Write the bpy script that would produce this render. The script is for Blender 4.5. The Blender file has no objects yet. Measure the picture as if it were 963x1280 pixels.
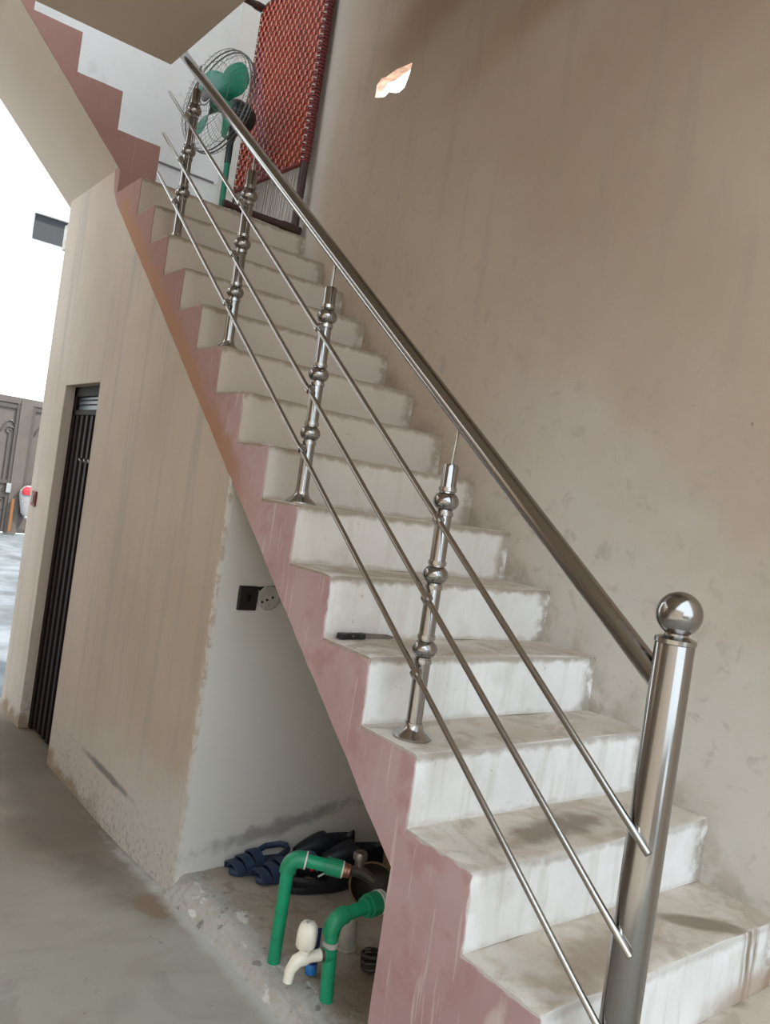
import bpy, math, random
from mathutils import Vector, Matrix, noise as mnoise
random.seed(7)
S = bpy.context.scene
COL = S.collection

# ------------------------------------------------------------------ camera
CAM_P = Vector((-1.3041, -0.9601, 0.9349))
FW = Vector((0.61186594, 0.79091663, -0.00842344))
RT = Vector((0.78351063, -0.60460949, 0.14338221))
UP = Vector((-0.10831048, 0.09433055, 0.98963154))
cd = bpy.data.cameras.new('camera'); cam = bpy.data.objects.new('camera', cd); COL.objects.link(cam)
cam.matrix_world = Matrix(((RT.x, UP.x, -FW.x, CAM_P.x), (RT.y, UP.y, -FW.y, CAM_P.y), (RT.z, UP.z, -FW.z, CAM_P.z), (0, 0, 0, 1)))
cd.sensor_fit = 'VERTICAL'; cd.sensor_height = 36.0; cd.lens = 36.0 * 1012.5 / 1280.0; cd.clip_start = 0.02
S.camera = cam

# ------------------------------------------------------------------ sky, sun, exposure
w = bpy.data.worlds.new('sky'); S.world = w; w.use_nodes = True
bg = w.node_tree.nodes['Background']
bg.inputs[0].default_value = (0.80, 0.91, 1.0, 1); bg.inputs[1].default_value = 1.0
sd = bpy.data.lights.new('sun', 'SUN'); sd.energy = 2.2; sd.angle = math.radians(1.0); sd.color = (1.0, 0.95, 0.86)
sun = bpy.data.objects.new('sun', sd); COL.objects.link(sun)
SUN_FROM = Vector((0.55, -0.60, 0.95)).normalized()
sun.rotation_euler = SUN_FROM.to_track_quat('Z', 'Y').to_euler()
VS = S.view_settings
VS.view_transform = 'Standard'; VS.look = 'None'; VS.gamma = 1.0; VS.use_curve_mapping = False
VS.exposure = 1.64
S.cycles.max_bounces = 10; S.cycles.diffuse_bounces = 7; S.cycles.glossy_bounces = 4

# ------------------------------------------------------------------ material helpers
class NT:
    def __init__(s, name):
        s.m = bpy.data.materials.new(name); s.m.use_nodes = True; s.t = s.m.node_tree
        s.b = s.t.nodes['Principled BSDF']; s._pos = None
    def n(s, k): return s.t.nodes.new('ShaderNode' + k)
    def put(s, sock, v):
        if v is None: return
        if hasattr(v, 'is_linked') or isinstance(v, bpy.types.NodeSocket): s.t.links.new(v, sock)
        elif isinstance(v, (tuple, list)): sock.default_value = (*v, 1) if len(v) == 3 and len(sock.default_value) == 4 else v
        else: sock.default_value = v
    def pos(s):
        if s._pos is None:
            g = s.n('NewGeometry'); s._pos = g.outputs['Position']
        return s._pos
    def obj(s): return s.n('TexCoord').outputs['Object']
    def xyz(s, v=None):
        q = s.n('SeparateXYZ'); s.put(q.inputs[0], v or s.pos()); return q.outputs[0], q.outputs[1], q.outputs[2]
    def scale(s, v, f):
        q = s.n('Mapping'); s.put(q.inputs[0], v); q.inputs['Scale'].default_value = f; return q.outputs[0]
    def noise(s, sc, det=4, v=None, rough=.55, dist=0.):
        q = s.n('TexNoise'); s.put(q.inputs['Vector'], v or s.pos()); q.inputs['Scale'].default_value = sc
        q.inputs['Detail'].default_value = det; q.inputs['Roughness'].default_value = rough; q.inputs['Distortion'].default_value = dist
        return q.outputs[0]
    def ramp(s, f, a, b, lo=0., hi=1.):
        q = s.n('MapRange'); q.clamp = True; q.interpolation_type = 'SMOOTHSTEP'
        s.put(q.inputs[0], f); q.inputs[1].default_value = a; q.inputs[2].default_value = b
        q.inputs[3].default_value = lo; q.inputs[4].default_value = hi; return q.outputs[0]
    def math(s, op, a, b=0.):
        q = s.n('Math'); q.operation = op; s.put(q.inputs[0], a); s.put(q.inputs[1], b); return q.outputs[0]
    def mul(s, *a):
        r = a[0]
        for x in a[1:]: r = s.math('MULTIPLY', r, x)
        return r
    def mix(s, f, a, b):
        q = s.n('Mix'); q.data_type = 'RGBA'; s.put(q.inputs[0], f); s.put(q.inputs[6], a); s.put(q.inputs[7], b); return q.outputs[2]
    def ell(s, a, b, ca, cb, ra, rb, ang=0., soft=.35, wob=.4, sc=9.):
        """soft noisy elliptic stain in the (a, b) plane"""
        da = s.math('SUBTRACT', a, ca); db = s.math('SUBTRACT', b, cb); c, sn = math.cos(ang), math.sin(ang)
        u = s.math('ADD', s.mul(da, c / ra), s.mul(db, sn / ra)); v = s.math('ADD', s.mul(da, -sn / rb), s.mul(db, c / rb))
        d = s.math('SQRT', s.math('ADD', s.mul(u, u), s.mul(v, v)))
        d = s.math('ADD', d, s.mul(s.math('SUBTRACT', s.noise(sc, 5), .5), wob * 2))
        return s.ramp(d, 1 - soft, 1 + soft, 1, 0)
    def out(s, col, rough=.8, metal=0., bump=None, bs=.3, bd=.01, spec=None):
        s.put(s.b.inputs['Base Color'], col); s.put(s.b.inputs['Roughness'], rough); s.b.inputs['Metallic'].default_value = metal
        if spec is not None: s.b.inputs['Specular IOR Level'].default_value = spec
        if bump is not None:
            q = s.n('Bump'); q.inputs['Strength'].default_value = bs; q.inputs['Distance'].default_value = bd
            s.put(q.inputs['Height'], bump); s.t.links.new(q.outputs[0], s.b.inputs['Normal'])
        return s.m

def plain(name, col, rough=.6, metal=0., var=.12, sc=30., bs=0., spec=None):
    t = NT(name); n = t.noise(sc, 4, t.obj())
    c = t.mix(t.ramp(n, .3, .7), tuple(x * (1 - var) for x in col), tuple(min(1, x * (1 + var)) for x in col))
    return t.out(c, rough, metal, n if bs else None, bs, .004, spec)

H_RISE = .18
def wall_mat():
    t = NT('tan_plaster'); x, y, z = t.xyz()
    big = t.noise(1.3, 5); med = t.noise(6, 6); fine = t.noise(60, 4); streak = t.noise(3.2, 4, t.scale(t.pos(), (3., 3., .35)))
    c = t.mix(t.ramp(big, .3, .7), (.47, .375, .295), (.54, .445, .36))
    c = t.mix(t.mul(t.ramp(streak, .52, .7), .35), c, (.40, .335, .275))
    # pale worn lime wash low down beside the steps
    hgt = t.math('SUBTRACT', z, t.mul(y, .78))
    low = t.mul(t.ramp(t.math('ADD', hgt, t.mul(t.math('SUBTRACT', med, .5), .7)), .15, 1.15, 1, 0), t.ramp(y, .6, 1.9, 1, 0))
    c = t.mix(t.mul(low, .9), c, (.60, .575, .52))
    mott = t.ramp(t.noise(14, 7, dist=.6), .56, .7)
    c = t.mix(t.mul(mott, t.ramp(hgt, .1, 1.4, .5, .12)), c, (.36, .32, .27))
    # grime at the foot of the wall along the steps
    gr = t.mul(t.ramp(hgt, -.22, .12, 1, 0), t.ramp(t.noise(11, 6), .42, .62))
    c = t.mix(t.mul(gr, .65), c, (.30, .245, .18))
    # soft brown patches near the top
    for cy, cz, ra, rb, k in ((2.0, 3.35, .55, .16, .55), (1.35, 3.05, .5, .12, .35), (1.75, 3.42, .2, .06, .4)):
        c = t.mix(t.mul(t.ell(y, z, cy, cz, ra, rb, -.45, .6, .4, 3.), k), c, (.34, .22, .12))
    c = t.mix(t.mul(t.ramp(t.math('ADD', y, t.mul(t.math('SUBTRACT', med, .5), .12)), 2.78, 3.08), .8), c, (.64, .60, .56))
    # row of small pock marks
    pk = t.mul(t.ramp(t.noise(38, 2), .70, .76), t.ell(y, z, .35, 1.32, .5, .05, 0, .5, .3))
    c = t.mix(t.mul(pk, .8), c, (.2, .15, .11))
    spk = t.ramp(t.noise(45, 3), .72, .78)
    c = t.mix(t.mul(spk, .5), c, (.26, .22, .18))
    return t.out(c, .85, 0, t.math('ADD', t.mul(med, .6), t.mul(fine, .2)), .35, .012, .2)

def left_wall_mat():
    t = NT('beige_plaster'); x, y, z = t.xyz()
    big = t.noise(1.6, 4); med = t.noise(7, 6); fine = t.noise(70, 3); streak = t.noise(4.0, 4, t.scale(t.pos(), (3., 3., .18)))
    c = t.mix(t.ramp(big, .3, .7), (.455, .37, .295), (.515, .43, .35))
    c = t.mix(t.mul(t.ramp(streak, .48, .68), .6), c, (.385, .335, .285))
    hg = t.math('ADD', t.math('ADD', z, .605), t.mul(t.math('SUBTRACT', med, .5), .35))
    near = t.ramp(y, 1.5, 3.1, 1, .15)
    c = t.mix(t.mul(t.ramp(hg, .18, .62, 1, 0), near, .85), c, (.60, .585, .555))
    mold = t.mul(t.ramp(hg, .04, .32, 1, 0), t.ramp(t.noise(42, 7, rough=.65), .50, .64))
    c = t.mix(t.mul(mold, .6), c, (.20, .20, .20))
    c = t.mix(t.mul(t.ramp(hg, .02, .10, 1, 0), t.ramp(y, 2.0, 3.0), .8), c, (.22, .15, .09))
    c = t.mix(t.mul(t.ell(y, z, 2.40, -.37, .27, .016, .0, .5, .5, 14.), .8), c, (.16, .15, .14))
    endw = t.mul(t.ramp(y, 1.622, 1.635, 1, 0), t.ramp(x, .004, .02), t.ramp(t.math('ADD', z, t.mul(t.math('SUBTRACT', med, .5), .5)), .1, 1.0, .9, .45))
    c = t.mix(endw, c, (.64, .625, .585))
    # peeled band on the end wall
    pe = t.mul(t.ell(x, z, .42, -.335, .30, .028, .17, .6, 1.3, 16.), t.ramp(y, 1.64, 1.66, 1, 0))
    c = t.mix(t.mul(pe, .75), c, (.26, .25, .24))
    # chipped white arris
    edge = t.mul(t.ramp(x, .012, .02, 1, 0), t.ramp(y, 1.632, 1.645, 1, 0), t.ramp(t.noise(25, 4), .42, .55))
    c = t.mix(t.mul(edge, .75), c, (.66, .63, .58))
    return t.out(c, .85, 0, t.math('ADD', t.mul(med, .6), t.mul(fine, .2)), .3, .01, .2)

def soffit_mat():
    t = NT('beige_ceiling_plaster'); big = t.noise(1.1, 3); med = t.noise(8, 5)
    c = t.mix(t.ramp(big, .3, .7), (.49, .41, .325), (.55, .465, .375))
    return t.out(c, .88, 0, med, .2, .008, .15)

def white_wall_mat():
    t = NT('white_wall_plaster'); x, y, z = t.xyz(); big = t.noise(2.0, 5); med = t.noise(12, 6)
    c = t.mix(t.ramp(big, .3, .7), (.74, .735, .715), (.82, .815, .80))
    c = t.mix(t.mul(t.ramp(med, .58, .72), .35), c, (.60, .59, .57))
    return t.out(c, .8, 0, med, .2, .008, .2)

def riser_mat():
    t = NT('worn_whitewash'); x, y, z = t.xyz()
    big = t.noise(4, 5); med = t.noise(14, 6); streak = t.noise(9, 4, t.scale(t.pos(), (2.5, 2.5, .25)))
    c = t.mix(t.ramp(big, .3, .7), (.76, .765, .76), (.86, .87, .87))
    c = t.mix(t.mul(t.ramp(streak, .52, .68), .38), c, (.60, .58, .53))
    c = t.mix(t.mul(t.ramp(t.noise(7, 6), .54, .68), .28), c, (.56, .54, .49))
    up = t.ramp(y, .5, 1.7)                                   # upper steps browner: dust, and dimmer light painted into the colour
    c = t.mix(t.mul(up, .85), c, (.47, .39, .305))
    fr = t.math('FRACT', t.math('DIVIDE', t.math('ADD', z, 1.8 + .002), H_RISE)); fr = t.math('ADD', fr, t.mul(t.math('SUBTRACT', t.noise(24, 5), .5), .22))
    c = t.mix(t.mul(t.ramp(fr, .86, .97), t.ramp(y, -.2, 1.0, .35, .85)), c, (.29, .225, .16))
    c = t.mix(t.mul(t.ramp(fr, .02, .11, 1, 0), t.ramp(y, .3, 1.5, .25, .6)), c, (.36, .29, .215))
    # dirt along both ends, cracks by the wall
    rt = t.mul(t.ramp(t.math('ADD', x, t.mul(t.math('SUBTRACT', med, .5), .06)), .86, .915), t.ramp(t.noise(17, 5), .36, .54))
    c = t.mix(t.mul(rt, .75), c, (.27, .215, .16))
    # brown water run on the lowest visible riser
    rr = t.mul(t.ell(x, z, .80, -.05, .035, .14, 0, .4, .3, 30.), t.ramp(y, .06, .1, 1, 0), t.ramp(t.noise(30, 3, t.scale(t.pos(), (2, 1, .2))), .35, .6))
    c = t.mix(t.mul(rr, .85), c, (.22, .155, .095))
    rd = t.mul(t.ell(x, z, .85, -.17, .2, .05, 0, .5, .5, 12.), t.ramp(y, .06, .1, 1, 0))
    c = t.mix(t.mul(rd, .7), c, (.38, .25, .17))
    c = t.mix(t.mul(t.ramp(t.noise(40, 3), .70, .76), .5), c, (.33, .30, .26))
    return t.out(c, .8, 0, med, .3, .012, .2)

def tread_mat():
    t = NT('worn_cement_tread'); x, y, z = t.xyz()
    big = t.noise(3.3, 5); med = t.noise(10, 6, dist=.5); fine = t.noise(55, 4)
    c = t.mix(t.ramp(big, .32, .68), (.54, .47, .39), (.66, .605, .53))
    c = t.mix(t.mul(t.ramp(med, .52, .66), .45), c, (.42, .34, .26))
    c = t.mix(t.mul(t.ramp(x, .03, .22, 1, 0), t.ramp(t.noise(16, 5), .38, .55), .8), c, (.68, .66, .61))
    c = t.mix(t.mul(t.ell(x, y, .40, .34, .20, .05, .1, .5, .9, 16.), .75), c, (.20, .15, .11))
    c = t.mix(t.mul(t.ell(x, y, .34, .10, .22, .07, .2, .55, 1.0, 15.), .6), c, (.28, .205, .14))
    c = t.mix(t.mul(t.ell(x, y, .70, .075, .12, .034, -.75, .3, .2, 12.), t.ramp(z, .1, .15, 1, 0), .85), c, (.22, .17, .125))
    c = t.mix(t.mul(t.ramp(t.noise(6, 7, dist=1.2), .50, .62), .45), c, (.33, .255, .185))
    c = t.mix(t.mul(t.ramp(fine, .6, .75), .3), c, (.30, .25, .20))
    return t.out(c, .82, 0, t.math('ADD', med, t.mul(fine, .4)), .35, .008, .25)

def pink_mat():
    t = NT('chalky_pink_paint'); x, y, z = t.xyz()
    big = t.noise(3, 4); med = t.noise(9, 6); scr = t.noise(16, 3, t.scale(t.pos(), (4, 4, .22)))
    c = t.mix(t.ramp(big, .3, .7), (.43, .275, .275), (.51, .355, .355))
    c = t.mix(t.mul(t.ramp(med, .5, .66), .5), c, (.40, .205, .20))
    c = t.mix(t.mul(t.ramp(scr, .60, .68), .6), c, (.62, .50, .47))
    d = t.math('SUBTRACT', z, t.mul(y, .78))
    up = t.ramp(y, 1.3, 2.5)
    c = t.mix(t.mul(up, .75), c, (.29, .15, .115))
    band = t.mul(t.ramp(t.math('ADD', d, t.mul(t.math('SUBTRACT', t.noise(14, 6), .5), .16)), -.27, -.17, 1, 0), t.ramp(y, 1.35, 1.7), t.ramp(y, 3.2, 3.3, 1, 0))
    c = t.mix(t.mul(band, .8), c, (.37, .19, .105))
    edge = t.mul(t.ramp(t.math('ADD', d, t.mul(t.math('SUBTRACT', t.noise(20, 4), .5), .05)), -.05, .02), t.ramp(y, 1.2, 1.6, 1, 0))
    c = t.mix(t.mul(edge, .45), c, (.62, .52, .47))
    ch = t.mul(t.ell(y, z, .12, -.10, .02, .07, .3, .4, .5, 30.), 1.)
    c = t.mix(t.mul(ch, .7), c, (.62, .55, .50))
    return t.out(c, .85, 0, med, .25, .008, .15)

def floor_mat():
    t = NT('stained_cement_floor'); x, y, z = t.xyz()
    big = t.noise(.9, 5); med = t.noise(3.5, 6, dist=.7); fine = t.noise(30, 5); st = t.noise(4, 6, t.scale(t.pos(), (.7, 1.8, 1)), dist=.8)
    c = t.mix(t.ramp(big, .32, .68), (.37, .35, .305), (.45, .435, .39))
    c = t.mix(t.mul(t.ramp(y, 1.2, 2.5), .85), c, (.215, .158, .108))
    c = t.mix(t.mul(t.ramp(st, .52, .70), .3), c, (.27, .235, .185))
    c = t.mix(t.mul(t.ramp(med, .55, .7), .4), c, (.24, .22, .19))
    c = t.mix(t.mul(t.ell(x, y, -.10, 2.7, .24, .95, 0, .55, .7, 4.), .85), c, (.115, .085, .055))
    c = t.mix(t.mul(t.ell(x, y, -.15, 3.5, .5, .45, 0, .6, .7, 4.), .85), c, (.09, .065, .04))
    c = t.mix(t.mul(t.ell(x, y, -.08, 1.58, .06, .10, 0, .25, .5, 14.), .85), c, (.22, .15, .10))
    lm = t.mul(t.ell(x, y, -.02, 1.0, .035, .9, 0, .6, .8, 14.), .7)
    c = t.mix(lm, c, (.55, .55, .53))
    c = t.mix(t.mul(t.ramp(t.noise(20, 4), .68, .74), .5), c, (.16, .14, .12))
    return t.out(c, t.ramp(big, .3, .7, .55, .75), 0, t.math('ADD', med, t.mul(fine, .3)), .25, .012, .35)

def plinth_mat():
    t = NT('dusty_cement'); x, y, z = t.xyz(); big = t.noise(3, 5); med = t.noise(11, 6, dist=.5); fine = t.noise(40, 4)
    c = t.mix(t.ramp(big, .3, .7), (.34, .29, .235), (.46, .405, .34))
    c = t.mix(t.mul(t.ramp(med, .5, .65), .55), c, (.22, .175, .13))
    ed = t.mul(t.ramp(t.math('ADD', x, t.mul(t.math('SUBTRACT', med, .5), .12)), .06, .14, 1, 0), t.ramp(fine, .35, .6, .5, 1))
    c = t.mix(t.mul(ed, .85), c, (.47, .47, .455))
    c = t.mix(t.mul(t.ramp(t.noise(18, 4, t.scale(t.pos(), (1, .4, 1))), .60, .66), t.ramp(x, .1, .16, 1, 0)), c, (.66, .655, .63))
    c = t.mix(t.mul(t.ell(x, y, .3, .80, .16, .12, 0, .5, .5, 8.), .8), c, (.17, .115, .07))
    c = t.mix(t.mul(t.ramp(t.noise(26, 5), .6, .68), t.ramp(x, .1, .2, 1, .2), .7), c, (.16, .16, .16))
    return t.out(c, .9, 0, t.math('ADD', med, t.mul(fine, .5)), .5, .012, .15)

def steel_mat(name, rough, col=(.34, .33, .32)):
    t = NT(name); n = t.noise(90, 3, t.scale(t.obj(), (1, 1, .05)))
    return t.out(col, t.ramp(n, .3, .7, rough * .8, rough * 1.25), 1.)

def weave_mat():
    t = NT('red_woven_strap'); n = t.noise(5, 3); x, y, z = t.xyz()
    stripe = t.math('FRACT', t.mul(t.math('ADD', t.mul(y, 1.0), t.mul(z, .45)), 3.0))
    c = t.mix(t.ramp(n, .3, .7), (.33, .032, .022), (.42, .05, .032))
    pur = t.mul(t.ramp(t.math('ABSOLUTE', t.math('SUBTRACT', t.math('ADD', t.mul(y, .9), t.mul(z, -.4)), 2.02)), .03, .09, 1, 0), .7)
    c = t.mix(pur, c, (.26, .07, .12))
    return t.out(c, .5, spec=.4)

MT = dict(
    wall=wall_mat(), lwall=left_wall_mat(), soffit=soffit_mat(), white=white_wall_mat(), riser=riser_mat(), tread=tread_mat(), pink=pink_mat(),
    floor=floor_mat(), plinth=plinth_mat(), steel=steel_mat('polished_steel', .15), brushed=plain('brushed_steel', (.42, .405, .385), .20, 1.0, var=.03),
    weave=weave_mat(), strap=plain('yellow_red_strap', (.60, .28, .17), .5), cord=plain('white_cotton_cord', (.62, .58, .52), .8),
    bedwood=plain('dark_red_wood', (.045, .018, .014), .45, sc=12), webbind=plain('dark_red_binding', (.16, .02, .018), .6),
    brick=plain('broken_orange_brick', (.80, .52, .38), .9, var=.35, sc=25, bs=.5),
    fan_green=plain('green_fan_plastic', (.012, .19, .115), .35, var=.08), fan_dark=plain('dark_green_enamel', (.014, .035, .028), .4),
    wire=plain('grey_fan_wire', (.16, .15, .15), .4, .6), door=plain('dark_brown_sheet_metal', (.009, .0045, .0035), .55, sc=6, var=.25, spec=.12),
    dframe=plain('dark_brown_door_frame', (.011, .006, .005), .6, spec=.12), pane=plain('blue_grey_glass', (.10, .14, .17), .3, var=.2, sc=4),
    socket=plain('dark_brown_bakelite', (.014, .009, .008), .5), greybox=plain('dusty_grey_plastic', (.40, .38, .34), .7), hole=plain('black_hole', (.008, .008, .008), .9),
    ppr=plain('green_water_pipe_plastic', (.008, .30, .145), .4, var=.1, sc=18), pprdark=plain('green_pipe_socket', (.012, .26, .12), .42),
    brass=plain('dull_valve_metal', (.22, .19, .17), .35, .9), tape=plain('white_thread_tape', (.72, .70, .66), .6),
    ivory=plain('ivory_plastic', (.83, .78, .66), .3, var=.04), navy=plain('navy_foam', (.028, .048, .10), .55), black=plain('black_rubber', (.010, .011, .016), .6),
    teal=plain('teal_cloth', (.03, .16, .15), .7), red=plain('red_print', (.45, .02, .03), .6), paleline=plain('pale_piping', (.55, .56, .56), .6),
    dshoe=plain('black_blue_leather', (.010, .012, .022), .45), cup=plain('dirty_white_plastic', (.40, .375, .33), .6), tubeb=plain('dark_blue_tube', (.025, .03, .16), .35),
    cap=plain('bright_blue_cap', (.02, .20, .62), .35), sack=plain('brown_sacking', (.20, .125, .075), .9, var=.3, sc=14, bs=.6), bowl=plain('dark_bowl_plastic', (.03, .022, .018), .5),
    knifeh=plain('black_knife_handle', (.010, .010, .010), .4), gate=plain('brown_gate_paint', (.085, .066, .055), .5, sc=4), gated=plain('brown_gate_trim', (.055, .042, .035), .5),
    facade=plain('white_facade_paint', (.82, .815, .79), .8, var=.03, sc=1), dgrey=plain('dark_grey_panel', (.024, .026, .028), .7),
    tile=plain('pale_courtyard_floor', (.13, .14, .15), .7, var=.45, sc=2.2), cable=plain('grey_cable', (.22, .22, .22), .6),
    bag=plain('white_bag_plastic', (.26, .25, .25), .6), orange=plain('orange_ribbon', (.20, .07, .012), .6),
)

# ------------------------------------------------------------------ mesh helpers
class MB:
    def __init__(s): s.v = []; s.f = []; s.mi = []; s.cur = 0
    def add(s, v, f):
        o = len(s.v); s.v += [tuple(q) for q in v]
        for q in f: s.f.append([i + o for i in q]); s.mi.append(s.cur)
        return s
    def box(s, a, b):
        x0, y0, z0 = a; x1, y1, z1 = b
        v = [(x0, y0, z0), (x1, y0, z0), (x1, y1, z0), (x0, y1, z0), (x0, y0, z1), (x1, y0, z1), (x1, y1, z1), (x0, y1, z1)]
        return s.add(v, [(0, 3, 2, 1), (4, 5, 6, 7), (0, 1, 5, 4), (1, 2, 6, 5), (2, 3, 7, 6), (3, 0, 4, 7)])
    def prism(s, poly, axis, a, b):
        """poly: 2-D points in the plane across `axis`; x -> (y, z), y -> (x, z), z -> (x, y)"""
        def P(q, t): return (t, q[0], q[1]) if axis == 'x' else ((q[0], t, q[1]) if axis == 'y' else (q[0], q[1], t))
        n = len(poly); v = [P(q, a) for q in poly] + [P(q, b) for q in poly]
        return s.add(v, [tuple(range(n))[::-1], tuple(range(n, 2 * n))] + [(i, (i + 1) % n, n + (i + 1) % n, n + i) for i in range(n)])
    def tube(s, pts, r, n=12, cap=True, flat=1.0, closed=False, up=None):
        pts = [Vector(q) for q in pts]; rs = r if isinstance(r, (list, tuple)) else [r] * len(pts)
        v = []; f = []; m = len(pts); pu = None
        for i, q in enumerate(pts):
            if closed: d = pts[(i + 1) % m] - pts[i - 1]
            else: d = pts[min(i + 1, m - 1)] - pts[max(i - 1, 0)]
            d.normalize()
            if pu is None:
                u = Vector(up) if up else (Vector((0, 0, 1)) if abs(d.z) < .9 else Vector((1, 0, 0)))
            else: u = pu
            u = (u - d * u.dot(d)).normalized(); pu = u; s2 = d.cross(u)
            for k in range(n):
                a = 2 * math.pi * k / n; v.append(q + s2 * (math.cos(a) * rs[i]) + u * (math.sin(a) * rs[i] * flat))
        for i in range(m if closed else m - 1):
            j = (i + 1) % m
            for k in range(n): f.append((i * n + k, i * n + (k + 1) % n, j * n + (k + 1) % n, j * n + k))
        if cap and not closed: f += [tuple(range(n))[::-1], tuple(range((m - 1) * n, m * n))]
        return s.add(v, f)
    def lathe(s, prof, o=(0, 0, 0), ax=(0, 0, 1), n=24):
        """prof: (radius, height along ax)"""
        o = Vector(o); ax = Vector(ax).normalized(); u = Vector((1, 0, 0)) if abs(ax.x) < .8 else Vector((0, 1, 0))
        u = (u - ax * u.dot(ax)).normalized(); w2 = ax.cross(u); v = []; f = []
        for r, h in prof:
            for k in range(n):
                a = 2 * math.pi * k / n; v.append(o + ax * h + u * (r * math.cos(a)) + w2 * (r * math.sin(a)))
        for i in range(len(prof) - 1):
            for k in range(n): f.append((i * n + k, i * n + (k + 1) % n, (i + 1) * n + (k + 1) % n, (i + 1) * n + k))
        f += [tuple(range(n))[::-1], tuple(range((len(prof) - 1) * n, len(prof) * n))]
        return s.add(v, f)
    def ball(s, o, r, ax=(0, 0, 1), sq=1.0, n=20):
        return s.lathe([(max(1e-4, r * math.sin(math.pi * i / n)), -r * sq * math.cos(math.pi * i / n)) for i in range(n + 1)], o, ax, n + 4)
    def build(s, name, mat, parent=None, smooth=False, shift=None, bevel=0.):
        me = bpy.data.meshes.new(name)
        o0 = Vector(shift) if shift is not None else (parent['_o'] if False else Vector((0, 0, 0)))
        me.from_pydata([tuple(Vector(q) - o0) for q in s.v], [], s.f)
        for m in (mat if isinstance(mat, (list, tuple)) else [mat]): me.materials.append(m)
        for p, i in zip(me.polygons, s.mi): p.material_index = i
        if smooth:
            me.polygons.foreach_set('use_smooth', [True] * len(me.polygons)); 
            me.set_sharp_from_angle(angle=math.radians(smooth if smooth > 1 else 40))
        me.update(); ob = bpy.data.objects.new(name, me); COL.objects.link(ob)
        if parent is not None: ob.parent = parent
        if bevel:
            b = ob.modifiers.new('bevel', 'BEVEL'); b.width = bevel; b.segments = 2; b.limit_method = 'ANGLE'
        return ob

def tag(o, label, cat, group=None):
    o['label'] = label; o['category'] = cat
    if group: o['group'] = group
    return o
def thing(name, loc, label, cat, group=None):
    o = bpy.data.objects.new(name, None); o.empty_display_size = .05; COL.objects.link(o); o.location = loc
    return tag(o, label, cat, group)
def struct(name, mb, mat, bevel=0.):
    o = mb.build(name, mat, bevel=bevel); o['kind'] = 'structure'; return o
def rn(a, b): return random.uniform(a, b)
def wob(p, a, sc): return mnoise.noise(Vector(p) * sc) * a

# ------------------------------------------------------------------ dimensions found from the photograph
G, H, W = 0.23065, 0.18, 0.9338          # going, rise, stair width (side face X=0, wall X=W)
GROUND, PLAT = -0.605, -0.46
LAND = 13 * H                            # landing level
LY = 13 * G                              # landing front edge
YB = 4.30                                # back wall
FY = 3.36                                # near side of the upper flight
YE = 1.62                                # end wall of the closet under the stairs
SL = H / G
SKY = -.8          # the area in front of this line lies open to the sky
FRONT, FX0, FX1, FZ = -6.0, -1.2, .3, .6   # front wall with its wide doorway, behind the camera
def gz(y):                                # the floor falls gently towards the courtyard
    ks = [(-9, -.50), (.6, -.503), (1.2, -.508), (1.8, -.552), (2.3, -.586), (3.2, -.606), (9, -.608)]
    for (a, za), (b, zb) in zip(ks[:-1], ks[1:]):
        if y <= b: return za + (zb - za) * (y - a) / (b - a)
    return -.608
def soff(y): return SL * y - 0.315       # underside edge of the sloping slab

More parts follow.
